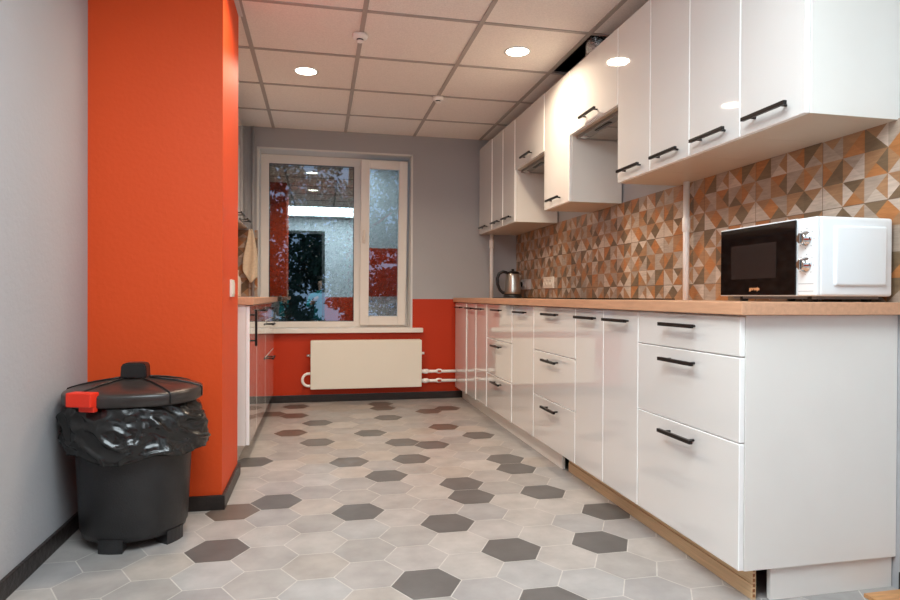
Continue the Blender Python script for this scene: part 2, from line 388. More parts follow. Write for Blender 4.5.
# opening sash, tilted inwards at the top
sash = bpy.data.objects.new('sash', None); C.objects.link(sash); sash.parent = win
sash.location = Vector((.565, FY0-.002, .655))-win.location
sx0, sx1, sz0, sz1 = .358, .772, .650, 2.118
def sobj(name, bm, mats, par=sash):
    o = obj(name, bm, mats, None, (.565, FY0-.002, .655)); o.parent = par; o.location = (0, 0, 0); return o
bm = bmesh.new()
add_box(bm, sx0, sx0+.078, FY0-.03, FY0+.03, sz0, sz1, bev=.005); add_box(bm, sx1-.075, sx1, FY0-.03, FY0+.03, sz0, sz1, bev=.005)
add_box(bm, sx0+.078, sx1-.075, FY0-.03, FY0+.03, sz1-.075, sz1, bev=.005); add_box(bm, sx0+.078, sx1-.075, FY0-.03, FY0+.03, sz0, sz0+.08, bev=.005)
sobj('sash_frame', bm, ['pvc'])
bm = bmesh.new(); add_box(bm, sx0+.07, sx1-.07, FY0-.006, FY0, sz0+.07, sz1-.07); sobj('sash_pane', bm, ['glass'])
bm = bmesh.new()
add_box(bm, .376, .402, FY0-.044, FY0-.03, 1.385, 1.455, bev=.004); add_tube(bm, [(.389, FY0-.04, 1.42), (.389, FY0-.065, 1.42)], .009)
add_box(bm, .379, .399, FY0-.075, FY0-.06, 1.405, 1.505, bev=.005); sobj('handle', bm, ['plate'])
sash.rotation_euler.x = math.radians(4.5)
bm = bmesh.new(); add_box(bm, fx0, .90, 5.36, 5.62, .592, .632, bev=.008, seg=3); obj('window_sill', bm, ['pvc'], win)
bm = bmesh.new()   # smooth plastic lining of the reveal
add_box(bm, RX0-.012, RX0+.004, YB-.006, FY0, .632, RZ1+.012); add_box(bm, RX1-.004, RX1+.012, YB-.006, FY0, .632, RZ1+.012)
add_box(bm, RX0-.012, RX1+.012, YB-.006, FY0, RZ1-.002, RZ1+.012); obj('reveal_lining', bm, ['white_trim'], win)

# ------------------------------------------------------------------ handles
def bar_handle(parent, side, x, y, z, vertical=False, L=.2):
    """side -1: sticks out towards -X (right run), +1: towards +X (left run)"""
    bm = bmesh.new(); d = .03*side; b = .0065; q = L/2-.03
    if vertical:
        add_box(bm, x+d-b, x+d+b, y-b, y+b, z-L/2, z+L/2, bev=.002)
        for s in (-q, q): add_tube(bm, [(x, y, z+s), (x+d, y, z+s)], .0045, 8)
    else:
        add_box(bm, x+d-b, x+d+b, y-L/2, y+L/2, z-b, z+b, bev=.002)
        for s in (-q, q): add_tube(bm, [(x, y+s, z), (x+d, y+s, z)], .0045, 8)
    return obj('handle', bm, ['handle'], parent)
def front(name, parent, side, xf, y0, y1, z0, z1, hz=None, hv=False, hy=None, top=False):
    """a gloss front 18 mm thick with a pale edging and its bar handle"""
    g = .0018; t = -.018*side
    bm = bmesh.new(); a, b = min(xf, xf+t), max(xf, xf+t)
    add_box(bm, a, b, y0+g, y1-g, z0+g, z1-g, bev=.0020, mi=0, seg=1)
    for f in bm.faces:
        f.normal_update()
        if abs(f.calc_center_median().x-xf) > .0006: f.material_index = 1
    o = obj(name, bm, ['gloss', 'edge'], parent)
    if hz is not None: bar_handle(o, side, xf, (y0+y1)/2 if hy is None else hy, hz, hv)
    return o
def carcass(parent, side, xf, xw, y0, y1, z0, z1, mats=('lam',), under=False):
    bm = bmesh.new(); a, b = sorted((xf-.019*side, xw)); add_box(bm, a, b, y0+.0006, y1-.0006, z0, z1, bev=.0008, seg=1)
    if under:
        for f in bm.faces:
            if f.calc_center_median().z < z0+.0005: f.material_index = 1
    return obj('body', bm, list(mats), parent)

# ------------------------------------------------------------------ right base run
XF = 1.217; ZB, ZT = .10, .860; XW = XR-.001
def base_unit(y0, y1, kind, label):
    XF = 1.217-.020*max(0, ((y0+y1)/2-1.9)/3.3)**3.5   # the run is not quite parallel to the wall
    t = thing('base_cabinet', (XF, (y0+y1)/2, ZB), label, 'cabinet', 'white base cabinets under the right worktop')
    carcass(t, -1, XF, XW, y0, y1, ZB, ZT)
    zs = {'near': [.10, .480, .7355, .858], 'mid': [.10, .353, .609, .858]}
    if kind in zs:
        for a, b in zip(zs[kind][:-1], zs[kind][1:]): front('drawer', t, -1, XF, y0, y1, a, b, b-.040 if b > .8 else b-.041)
    else: front('door', t, -1, XF, y0, y1, ZB, .858, .817)
    return t
base_unit(1.600, 2.196, 'near', 'white three-drawer base cabinet under the microwave, its blank side panel showing')
base_unit(2.196, 2.495, 'door', 'narrow white base cabinet with one door, directly left of the drawers under the microwave')
base_unit(2.495, 2.795, 'door', 'second narrow white one-door base cabinet from the microwave drawers, beside the middle drawer cabinet')
base_unit(2.795, 3.385, 'mid', 'white three-drawer base cabinet in the middle of the right run, below the nearer black hob')
base_unit(3.385, 3.790, 'door', 'white one-door base cabinet standing between the two mid-run drawer cabinets')
base_unit(3.790, 4.387, 'mid', 'farthest white three-drawer base cabinet on the right, facing the radiator pipes')
base_unit(4.387, 4.690, 'door', 'white base cabinet with one door just beyond the farthest right-hand drawer cabinet')
base_unit(4.690, 4.985, 'door', 'white base cabinet door between two others at the window end of the right run')
base_unit(4.985, 5.400, 'door', 'white base cabinet in the corner against the red back wall, right run')
bm = bmesh.new(); add_box(bm, 1.197, XR-.009, 1.568, 5.405, .8615, .900, bev=.0025)
for v in bm.verts:
    if v.co.y > 3 and v.co.x < 1.4: v.co.x -= .020
tag(obj('worktop', bm, ['wood'], None, (1.49, 3.5, .8615)), 'long beech wood worktop over the right row of white base cabinets', 'worktop')
tag(boxo('plinth_board', (1.262, 1.278, 3.06, 5.39, 0, .098), 'lam', bev=.001), 'white plinth board under the far half of the right cabinets, its cut end showing', 'plinth')
t = thing('plinth_rail', (1.29, 2.3, 0), 'bare beige plinth strip with slotted end under the near right cabinets', 'plinth')
bm = bmesh.new(); add_box(bm, 1.280, 1.296, 1.625, 3.02, 0, .046, bev=.001); add_box(bm, 1.283, 1.296, 1.625, 3.02, .049, .0985, bev=.001); add_box(bm, 1.285, 1.296, 1.625, 3.02, .044, .051)
obj('board', bm, ['kick'], t)
bm = bmesh.new()
for k in range(6): add_box(bm, 1.2845, 1.2915, 1.6235, 1.6265, .008+k*.0155, .016+k*.0155)
obj('end_slots', bm, ['kick_cut'], t)
tag(boxo('plinth_board', (1.335, XR-.004, 1.612, 1.628, 0, .0985), 'lam', bev=.001), 'short white plinth board under the end panel of the microwave cabinet', 'plinth')
for x, y, lb in ((1.345, 1.72, 'black adjustable foot in the dark gap beside the slotted plinth end'), (1.315, 3.035, 'black adjustable foot where the white plinth board ends')):
    bm = bmesh.new(); add_lathe(bm, [(.025, 0), (.025, .006), (.012, .012), (.012, .085), (.02, .0995)], x, y, 16)
    tag(obj('cabinet_leg', bm, ['black_plastic'], None, (x, y, 0)), lb, 'cabinet leg', 'adjustable feet under the right cabinets')

# ------------------------------------------------------------------ right wall cabinets
XU = 1.434; UB, UT = 1.472, 2.240
def upper(y0, y1, label, doors=1, short=False):
    XU = 1.434-.020*max(0, ((y0+y1)/2-1.75)/3.45)**3.5
    t = thing('wall_cabinet', (XU, (y0+y1)/2, 1.858 if short else UB), label, 'cabinet', 'white wall cabinets above the right worktop')
    zb = 1.858 if short else UB
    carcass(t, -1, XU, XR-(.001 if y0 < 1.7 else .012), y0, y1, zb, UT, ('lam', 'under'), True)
    front('door', t, -1, XU, y0, y1, zb-.001, UT, zb+.045)
    return t
upper(1.600, 1.897, 'white wall cabinet above the microwave, the nearest, with its blank side panel showing')
upper(1.897, 2.199, 'white wall cabinet second from the camera, with the small round lamp reflection')
upper(2.199, 2.495, 'white wall cabinet third from the camera, above the near white pipe')
upper(2.495, 2.800, 'tall white wall cabinet directly right of the nearer hood cabinet')
upper(2.800, 3.395, 'short white wall cabinet over the nearer extractor hood', short=True)
upper(3.395, 3.805, 'tall white wall cabinet between the two hood cabinets, bright with lamp glow')
upper(3.805, 4.408, 'short white wall cabinet over the farther extractor hood', short=True)
upper(4.408, 4.700, 'white wall cabinet just beyond the farther hood cabinet')
upper(4.700, 4.995, 'white wall cabinet in the middle of the last three towards the window wall')
upper(4.995, 5.405, 'white wall cabinet in the far corner, above the far white pipe')
def hood(y0, y1, label):
    t = thing('extractor_hood', (1.6, (y0+y1)/2, 1.84), label, 'extractor hood', 'built-in hoods under the short wall cabinets')
    bm = bmesh.new(); add_box(bm, 1.475, 1.745, y0+.006, y1-.006, 1.838, 1.8575, bev=.002); obj('body', bm, ['hood'], t)
    bm = bmesh.new()
    for k in range(2): add_box(bm, 1.53, 1.70, y0+.05+k*.255, y0+.05+k*.255+.235, 1.835, 1.8385, bev=.001)
    obj('filter', bm, ['steel'], t)
    bm = bmesh.new(); add_box(bm, 1.492, 1.512, (y0+y1)/2-.085, (y0+y1)/2+.085, 1.833, 1.8385, bev=.001); obj('switch_bar', bm, ['black_plastic'], t)
    for s in (.07, -.07):
        yy = y0+.06 if s > 0 else y1-.06
        bm = bmesh.new(); add_lathe(bm, [(.026, 1.8385), (.026, 1.835), (.02, 1.8335)], 1.503, yy, 20); obj('lamp', bm, ['chrome'], t)
hood(2.800, 3.395, 'grey metal extractor hood under the nearer short wall cabinet')
hood(3.805, 4.408, 'grey metal extractor hood under the farther short wall cabinet')
# foil duct in the missing ceiling tile
bm = bmesh.new(); pts = []; rr = []
for k in range(44):
    a = k/43; pts.append((1.55-.03*math.sin(a*3), 3.13+.035*a*4-.0, 2.242+a*.25) if False else (1.50+.03*a, 3.17+.04*math.sin(a*2), 2.2415+.32*a)); rr.append(.058+(.006 if k % 2 else -.004))
add_tube(bm, pts, rr, 20); tag(obj('flexible_duct', bm, ['foil'], None, (1.5, 3.16, 2.2415)), 'crinkled silver foil duct rising through the gap of the missing ceiling tile', 'duct')

# white pipes standing on the worktop
def riser(x, y, z0, z1, zj, r, label, long=.10, name='pipe'):
    t = thing(name, (x, y, z0), label, 'pipe')
    bm = bmesh.new(); add_tube(bm, [(x, y, z0), (x, y, z1)], r, 16); obj('tube', bm, ['pipe'], t)
    bm = bmesh.new(); add_tube(bm, [(x, y, zj-long/2), (x, y, zj-long/2+.004), (x, y, zj+long/2-.004), (x, y, zj+long/2)], [r*1.05, r*1.28, r*1.28, r*1.05], 16); obj('coupling', bm, ['pipe'], t)
riser(1.738, 2.683, .9005, 1.4715, 1.265, .0150, 'thick white plastic pipe on the worktop in front of the patterned tiles', .07)
riser(1.519, 5.355, .9005, 1.4715, 1.385, .0165, 'white plastic pipe in the grey far corner beside the kettle', .08)
bm = bmesh.new(); add_tube(bm, [(-.542, 5.393, .9005), (-.542, 5.393, ZC-.001)], .012, 12)
tag(obj('heating_pipe', bm, ['grey_wall'], None, (-.545, 5.385, .9)), 'thin grey painted vertical pipe left of the window up to the ceiling', 'pipe')

# ------------------------------------------------------------------ left run
XFL = -.366
def base_l(y0, y1, kind, label):
    t = thing('base_cabinet', (XFL, (y0+y1)/2, ZB), label, 'cabinet', 'white base cabinets behind the orange column')
    carcass(t, 1, XFL, XL+.001, y0, y1, ZB, ZT)
    if kind == 'tall': front('door', t, 1, XFL, y0, y1, ZB, .858, .735, True, y0+.045)
    elif kind == 'door': front('door', t, 1, XFL, y0, y1, ZB, .858, .817)
    else:
        for a, b in ((.10, .480), (.480, .7355), (.7355, .858)): front('drawer', t, 1, XFL, y0, y1, a, b, b-.04)
base_l(3.475, 3.875, 'tall', 'white left-hand base cabinet with vertical handle, right behind the orange column')
base_l(3.875, 4.475, 'door', 'white left-hand base cabinet between the vertical-handled one and the drawers')
base_l(4.475, 5.275, 'drawers', 'white left-hand drawer cabinet at the window end beside the radiator')
tag(boxo('filler_panel', (XL+.001, XFL-.02, 5.276, 5.405, ZB, ZT), 'lam'), 'white filler panel between left drawer cabinet and back wall', 'panel')
tag(boxo('plinth_board', (-.455, -.437, 3.50, 5.39, 0, .098), 'lam', bev=.001), 'shaded plinth board under the left-hand base cabinets', 'plinth')
bm = bmesh.new(); add_box(bm, XL+.009, -.343, 3.455, 5.405, .8615, .900, bev=.0025)
tag(obj('worktop', bm, ['wood'], None, (-.63, 4.4, .8615)), 'short beech worktop on the left, its end showing behind the orange column', 'worktop')
t = thing('sink', (-.62, 4.2, .90), 'stainless steel sink set in the left worktop', 'sink')
bm = bmesh.new()
for b in ((-.83, -.80, 3.95, 4.45), (-.45, -.42, 3.95, 4.45), (-.80, -.45, 3.95, 3.98), (-.80, -.45, 4.42, 4.45)): add_box(bm, b[0], b[1], b[2], b[3], .9003, .905, bev=.001)
obj('rim', bm, ['steel'], t)
bm = bmesh.new(); add_box(bm, -.80, -.45, 3.98, 4.42, .9003, .9015); obj('basin', bm, ['steel'], t)
XUL = -.585
def upper_l(y0, y1, label):
    t = thing('wall_cabinet', (XUL, (y0+y1)/2, UB), label, 'cabinet', 'white wall cabinets behind the orange column')
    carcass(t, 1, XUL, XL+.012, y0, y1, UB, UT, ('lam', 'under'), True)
    front('door', t, 1, XUL, y0, y1, UB-.001, UT, UB+.045)
upper_l(5.00, 5.405, 'white left-hand wall cabinet closest to the window')
upper_l(4.60, 5.00, 'white left-hand wall cabinet second from the window, its edge just past the orange column')
upper_l(4.20, 4.60, 'white left-hand wall cabinet third from the window, mostly behind the orange column')
# towel on its hook
t = thing('towel', (-.555, 5.37, 1.46), 'folded beige towel hanging in a point on the tiles left of the window', 'towel')
bm = bmesh.new(); nU, nV = 14, 22; grid = {}
for side in (0, 1):
    for i in range(nU+1):
        u = i/nU
        for j in range(nV+1):
            v = j/nV
            zt = 1.462; zbm = 1.115-.105*(1-abs(u-.53)/.53 if u < .53 else 1-(u-.53)/.47*.55)
            z = zt+(zbm-zt)*v
            wd = .012+.045*min(1, v*1.5)**.8
            x = -.556+(u-.5)*2*wd+.004*math.sin(v*5)
            y = 5.357-.012*(1 if side else .2)-.008*math.sin(u*9+v*2)*min(1, v*2+.3)-(.006 if side else 0)
            grid[side, i, j] = bm.verts.new((x, y, z))
for side in (0, 1):
    for i in range(nU):
        for j in range(nV):
            f = bm.faces.new([grid[side, i, j], grid[side, i+1, j], grid[side, i+1, j+1], grid[side, i, j+1]]); f.smooth = True
for i in range(nU):
    for j in (0, nV): bm.faces.new([grid[0, i, j], grid[0, i+1, j], grid[1, i+1, j], grid[1, i, j]])
for j in range(nV):
    for i in (0, nU): bm.faces.new([grid[0, i, j], grid[0, i, j+1], grid[1, i, j+1], grid[1, i, j]])
obj('cloth', bm, ['towel'], t)
bm = bmesh.new(); add_tube(bm, [(-.556, YB-.008, 1.452), (-.556, 5.36, 1.448), (-.556, 5.334, 1.452), (-.556, 5.328, 1.468)], .003, 8); obj('hook', bm, ['chrome'], t)
bm = bmesh.new(); add_lathe(bm, [(.03, .9005), (.034, .91), (.034, 1.03), (.028, 1.055), (.015, 1.07), (.013, 1.095), (.016, 1.10), (.016, 1.115), (.0, 1.116)], -.648, 5.20, 24)
tag(obj('bottle', bm, ['plate'], None, (-.648, 5.2, .9005)), 'white plastic bottle on the left worktop, its edge just past the orange column', 'bottle')
# light switch on the column side
t = thing('light_switch', (COLX, 3.03, .90), 'white light switch on the side of the orange column', 'switch')
bm = bmesh.new(); add_box(bm, COLX, COLX+.011, 2.985, 3.075, .905, .985, bev=.003, seg=3); obj('plate', bm, ['plate'], t)
bm = bmesh.new(); add_box(bm, COLX+.010, COLX+.015, 3.0, 3.06, .917, .973, bev=.002); obj('rocker', bm, ['plate'], t)

# ------------------------------------------------------------------ sockets on the tiling
def socket(y0, y1, z0, z1, n, mk, label, plug=False, d=.026):
    t = thing('wall_socket', (XR-.009, (y0+y1)/2, z0), label, 'socket')
    bm = bmesh.new(); add_box(bm, XR-d, XR-.0085, y0, y1, z0, z1, bev=.005, seg=3); obj('plate', bm, [mk], t)
    for k in range(n):
        yy = y0+(k+.5)*(y1-y0)/n; zz = (z0+z1)/2
        bm = bmesh.new(); rad = min((y1-y0)/n, z1-z0)*.36
        rings = [[bm.verts.new((xx, yy+r_*math.cos(a*math.pi/10), zz+r_*math.sin(a*math.pi/10))) for a in range(20)] for xx, r_ in ((XR-d, rad), (XR-d-.004, rad), (XR-d-.004, rad*.8), (XR-d+.004, rad*.72))]
        for a in range(3):
            for b in range(20): bm.faces.new((rings[a][b], rings[a][(b+1) % 20], rings[a+1][(b+1) % 20], rings[a+1][b]))
        bm.faces.new(rings[3]); obj('outlet', bm, [mk], t)
    if plug:
        bm = bmesh.new(); add_tube(bm, [(XR-d-.003, y1-.045, (z0+z1)/2), (XR-d-.024, y1-.045, (z0+z1)/2)], [.024, .020], 16)
        tag(obj('plug', bm, ['black_plastic'], None, (XR-.05, y1-.05, (z0+z1)/2)), 'black plug in the grey socket beside the kettle', 'plug')
socket(5.0, 5.21, .975, 1.062, 2, 'greyplate', 'grey surface socket right beside the kettle', True, .036)
socket(4.47, 4.67, .978, 1.068, 3, 'plate', 'white triple socket on the patterned tiles, right of the grey one')

# ------------------------------------------------------------------ hobs
def hob(y0, y1, label):
    bm = bmesh.new(); add_box(bm, 1.255, 1.735, y0, y1, .9003, .9065, bev=.0015)
    tag(obj('hob', bm, ['cer'], None, (1.5, (y0+y1)/2, .9003)), label, 'hob', 'black glass hobs in the right worktop')
hob(2.77, 3.37, 'thin black glass hob under the nearer extractor hood')
hob(3.83, 4.40, 'thin black glass hob under the farther extractor hood, before the kettle')

# ------------------------------------------------------------------ kettle
kx, ky = 1.638, 5.10
t = thing('electric_kettle', (kx, ky, .9003), 'stainless steel electric kettle with black handle on the worktop by the far corner', 'kettle')
bm = bmesh.new(); add_lathe(bm, [(.082, .9003), (.082, .915), (.076, .932), (.070, .934)], kx, ky, 36); obj('base', bm, ['black_plastic'], t)
bm = bmesh.new(); add_lathe(bm, [(.071, .934), (.074, .937), (.073, .96), (.060, 1.09), (.056, 1.108), (.054, 1.112)], kx, ky, 40); obj('body', bm, ['steel'], t)
bm = bmesh.new(); add_lathe(bm, [(.057, 1.108), (.058, 1.116), (.050, 1.126), (.02, 1.133), (.012, 1.134), (.012, 1.142), (.014, 1.150), (.0, 1.151)], kx, ky, 32); obj('lid', bm, ['black_plastic'], t)
hd = Vector((-1, .15, 0)).normalized()
hp = [(-.050, 1.118), (-.085, 1.128), (-.118, 1.112), (-.134, 1.07), (-.132, 1.02), (-.112, .97), (-.085, .945), (-.066, .95)]
P3 = []
for k in range(len(hp)-1):
    for s in range(5):
        a, b = hp[k], hp[k+1]; u = s/5
        P3.append((a[0]+(b[0]-a[0])*u, a[1]+(b[1]-a[1])*u))
P3.append(hp[-1])
bm = bmesh.new(); add_tube(bm, [(kx+hd.x*-p[0], ky+hd.y*-p[0], p[1]) for p in P3], .013, 12); obj('handle', bm, ['black_plastic'], t)
sd = Vector((1, -.15, 0)).normalized()
bm = bmesh.new(); add_tube(bm, [Vector((kx, ky, 1.06))+sd*.050, Vector((kx, ky, 1.10))+sd*.072, Vector((kx, ky, 1.108))+sd*.078], [.022, .014, .010], 14); obj('spout', bm, ['steel'], t)

# ------------------------------------------------------------------ microwave
mx0, mx1, my0, my1, mz0, mz1 = 1.478, 1.757, 1.600, 2.055, .918, 1.163
t = thing('microwave_oven', ((mx0+mx1)/2, (my0+my1)/2, .9003), 'white microwave oven with black glass door and two chrome knobs on the worktop', 'microwave')
bm = bmesh.new(); add_box(bm, mx0+.012, mx1, my0, my1-.004, mz0, mz1, bev=.010, seg=3)
tt = bmesh.new(); add_box(tt, mx0+.06, mx1-.028, my0-.009, my0+.012, mz0+.032, mz1-.028, bev=.0085, seg=3); join(bm, tt)
for f in bm.faces: f.smooth = True
body = obj('casing', bm, ['mw'], t)
bm = bmesh.new(); add_box(bm, mx0, mx0+.016, my0+.001, 1.679, mz0+.001, mz1-.001, bev=.006, seg=3)
for zk in (1.097, 1.016):
    for k in range(7):
        a = math.radians(-40+k*45); yy = 1.642-.031*math.sin(a); zz = zk+.031*math.cos(a)
        if my0+.008 < yy < 1.680: add_box(bm, mx0-.0006, mx0+.001, yy-.0012, yy+.0012, zz-.0012, zz+.0012, mi=1)
for z_ in (.933, .956): add_box(bm, mx0-.0006, mx0+.001, 1.612, 1.672, z_, z_+.0012, mi=1)
obj('control_panel', bm, ['mw', 'ink'], t)
for zk in (1.097, 1.016):
    bm = bmesh.new(); yk = 1.642
    add_tube(bm, [(mx0+.002, yk, zk), (mx0-.004, yk, zk), (mx0-.005, yk, zk), (mx0-.020, yk, zk), (mx0-.023, yk, zk)], [.0225, .0225, .0185, .017, .015], 28)
    add_box(bm, mx0-.027, mx0-.018, yk-.004, yk+.004, zk-.016, zk+.016, bev=.0015)
    tag(obj('knob', bm, ['chrome'], t), 'chrome knob')
bm = bmesh.new(); add_box(bm, mx0-.002, mx0+.0115, 1.681, my1, mz0, mz1, bev=.003, seg=2)
door = obj('door_rim', bm, ['mw'], t)
bm = bmesh.new(); add_box(bm, mx0-.0045, mx0+.002, 1.681, my1-.004, mz0+.003, mz1-.004, bev=.002); door = obj('door', bm, ['mwdark'], t)
bm = bmesh.new(); add_box(bm, mx0-.0052, mx0-.004, 1.765, 1.99, mz0+.060, mz1-.065); obj('door_window', bm, ['mwwin'], door)
tx = bpy.data.curves.new('brand', 'FONT'); tx.body = 'gorenje'; tx.size = .0165; tx.extrude = .0004; tx.align_x = 'CENTER'; tx.offset = .0004
to = bpy.data.objects.new('lettering', tx); C.objects.link(to)
bpy.context.view_layer.update()
me = bpy.data.meshes.new_from_object(to.evaluated_get(bpy.context.evaluated_depsgraph_get())); bpy.data.objects.remove(to)
rotm = Matrix(((0, 0, -1), (-1, 0, 0), (0, 1, 0))).to_4x4()
me.transform(Matrix.Translation(Vector((mx0-.0050, 1.868, .9385))-wpos(door)) @ rotm)
me.materials.clear(); me.materials.append(M['gold'])
lo = bpy.data.objects.new('lettering', me); C.objects.link(lo); lo.parent = door; lo['label'] = 'golden maker lettering'
for x, y in ((1.52, 1.66), (1.72, 1.66), (1.52, 1.98), (1.72, 1.98)):
    bm = bmesh.new(); add_lathe(bm, [(.013, .9003), (.015, .906), (.015, .9185)], x, y, 16); obj('foot', bm, ['black_plastic'], t)
bm = bmesh.new(); add_box(bm, mx0+.03, mx1-.02, my0+.03, my1-.03, .909, .9185, bev=.002); obj('bottom_plate', bm, ['ink'], t)

# ------------------------------------------------------------------ radiator and its pipes
t = thing('radiator', (.404, 5.34, .12), 'white flat panel radiator on the red wall below the window', 'radiator')
bm = bmesh.new(); add_box(bm, -.068, .878, 5.30, 5.39, .122, .531, bev=.006, seg=3); obj('panel', bm, ['rad'], t)
bm = bmesh.new(); add_box(bm, -.060, .870, 5.305, 5.385, .529, .5335, bev=.001)
for x in (.0, .8): add_box(bm, x, x+.03, 5.385, YB, .18, .48)
obj('grille', bm, ['rad'], t)
bm = bmesh.new(); add_tube(bm, [(-.068, 5.34, .405), (-.10, 5.34, .405)], .013, 12); obj('end_plug', bm, ['chrome'], t)
bm = bmesh.new(); add_tube(bm, [(.878, 5.34, .412), (.905, 5.34, .412)], .011, 12); obj('end_plug', bm, ['pipe'], t)
bm = bmesh.new(); add_tube(bm, [(-.068+.0, 5.34, .252)]+[(-.085-.050*math.sin(a*math.pi/12), 5.34, .200+.052*math.cos(a*math.pi/12)) for a in range(13)]+[(-.068, 5.34, .148)], .0115, 12); obj('return_bend', bm, ['pipe'], t)
for z, lb in ((.252, 'upper'), (.170, 'lower')):
    t = thing('heating_pipe', (1.1, 5.34, z), lb+' white pipe from the radiator into the right base cabinets', 'pipe', 'radiator supply pipes')
    bm = bmesh.new(); add_tube(bm, [(.879, 5.34, z), (1.194, 5.34, z-.003)], .0135, 12); obj('tube', bm, ['pipe'], t)
    bm = bmesh.new(); add_tube(bm, [(.879, 5.34, z), (.90, 5.34, z), (.902, 5.34, z), (.935, 5.34, z), (.937, 5.34, z), (.95, 5.34, z)], [.017, .017, .021, .021, .017, .015], 12)
    obj('nut', bm, ['pipe'], t)
    bm = bmesh.new(); add_tube(bm, [(1.01, 5.34, z), (1.02, 5.34, z), (1.035, 5.34, z), (1.055, 5.34, z), (1.065, 5.34, z)], [.014, .019, .022, .019, .014], 12)
    obj('valve', bm, ['pipe'], t)
    bm = bmesh.new(); add_box(bm, 1.022, 1.052, 5.310, 5.325, z-.008, z+.010, bev=.003); obj('valve_tap', bm, ['valve'], t)

# ------------------------------------------------------------------ rubbish bin
bx, by = -.676, 2.52
t = thing('rubbish_bin', (bx, by, 0), 'round dark grey plastic rubbish bin with lid standing before the orange column', 'bin')
bm = bmesh.new(); add_lathe(bm, [(.168, .035), (.176, .038), (.180, .055), (.184, .06), (.203, .45), (.207, .522), (.0, .522)], bx, by, 56, 1, .93, cap=False)
bmesh.ops.holes_fill(bm, edges=bm.edges)
obj('body', bm, ['bin'], t)
for a in (-103, -27, 77, 150):
    bm = bmesh.new(); ar = math.radians(a); w_ = .19
    for q0 in (0,):
        vs = []
        inn, out = .120, .181
        poly = []
        for k in range(5): b_ = ar+math.radians(-12+6*k)*1.15; poly.append((bx+out*math.cos(b_), by+.93*out*math.sin(b_)))
        for k in range(4, -1, -1): b_ = ar+math.radians(-12+6*k)*1.15; poly.append((bx+inn*math.cos(b_), by+.93*inn*math.sin(b_)))
        add_prism(bm, poly, 'z', 0, .05)
    obj('foot', bm, ['bin'], t)
# lid: low dome with eight ridged facets
lid_r, lid_sy = .240, .90
bm = bmesh.new(); n = 64
RIBS = [math.radians(q) for q in (-126, -50, 50, 130, 180, 0)]
prof = [(.0, .600), (.045, .601), (.09, .595), (.14, .587), (.19, .576), (.218, .568), (.230, .563), (.234, .556), (.234, .524), (.230, .521), (.220, .522)]
rings = []
for r_, z_ in prof:
    ring = []
    for k in range(n):
        a = 2*math.pi*k/n
        dd = 1-min(1, min(abs((a-q+math.pi) % (2*math.pi)-math.pi) for q in RIBS)/.7)
        sq = (abs(math.cos(a))**3.0+abs(math.sin(a))**3.0)**(-1/3.0)
        rr_ = r_*(1+(sq-1)*.55)
        zz = z_-(.010*(1-dd**2.2)*math.sin(min(1, r_/.2)*math.pi)*1.0 if r_ < .23 else 0)
        ring.append(bm.verts.new((bx+rr_*math.cos(a), by+lid_sy*rr_*math.sin(a), zz)))
    rings.append(ring)
for i in range(1, len(rings)-1):
    for k in range(n): bm.faces.new((rings[i][k], rings[i][(k+1) % n], rings[i+1][(k+1) % n], rings[i+1][k])).smooth = True
bm.faces.new(rings[1]); bm.faces.new(rings[-1][::-1])
for v in rings[0]: bm.verts.remove(v)
lid = obj('lid', bm, ['lid'], t)
for k in range(6):   # raised ribs running down the lid
    a = RIBS[k]; bm = bmesh.new(); ca, sa = math.cos(a), math.sin(a)
    sq = (abs(ca)**3+abs(sa)**3)**(-1/3); kk = 1+(sq-1)*.55
    pts = [(bx+r_*kk*ca, by+lid_sy*r_*kk*sa, z_+.001) for r_, z_ in [(.05, .6005), (.09, .596), (.14, .588), (.19, .577), (.218, .569), (.231, .564), (.2345, .555), (.2345, .525)]]
    add_tube(bm, pts, .0035, 6); obj('rib', bm, ['black_plastic'], lid)
bm = bmesh.new()
add_prism(bm, [(bx-.046, .592), (bx+.046, .592), (bx+.043, .640), (bx+.030, .648), (bx-.030, .648), (bx-.043, .640)], 'y', by-.030, by+.030)
for v in bm.verts: v.co.z += .010
bmesh.ops.bevel(bm, geom=list(bm.edges), offset=.004, segments=2, affect='EDGES')
obj('lid_handle', bm, ['black_plastic'], lid)
# red clamp at the front left of the rim
la = math.radians(-118); lx, ly = bx+.246*math.cos(la), by+lid_sy*.246*math.sin(la)
for (dz0, dz1, wv, dp, nm, off) in ((.528, .577, .047, .022, 'latch', 0), (.509, .532, .030, .010, 'latch_hook', .018)):
    tb = bmesh.new(); add_box(tb, -wv, wv, -dp, dp, dz0, dz1, bev=.005, seg=2)
    bm = bmesh.new(); join(bm, tb, 0, Matrix.Translation((lx+off, ly-.001, 0)) @ Matrix.Rotation(math.radians(-20), 4, 'Z'))
    o = obj(nm, bm, ['latch'], lid); o['label'] = 'bright red clamp'
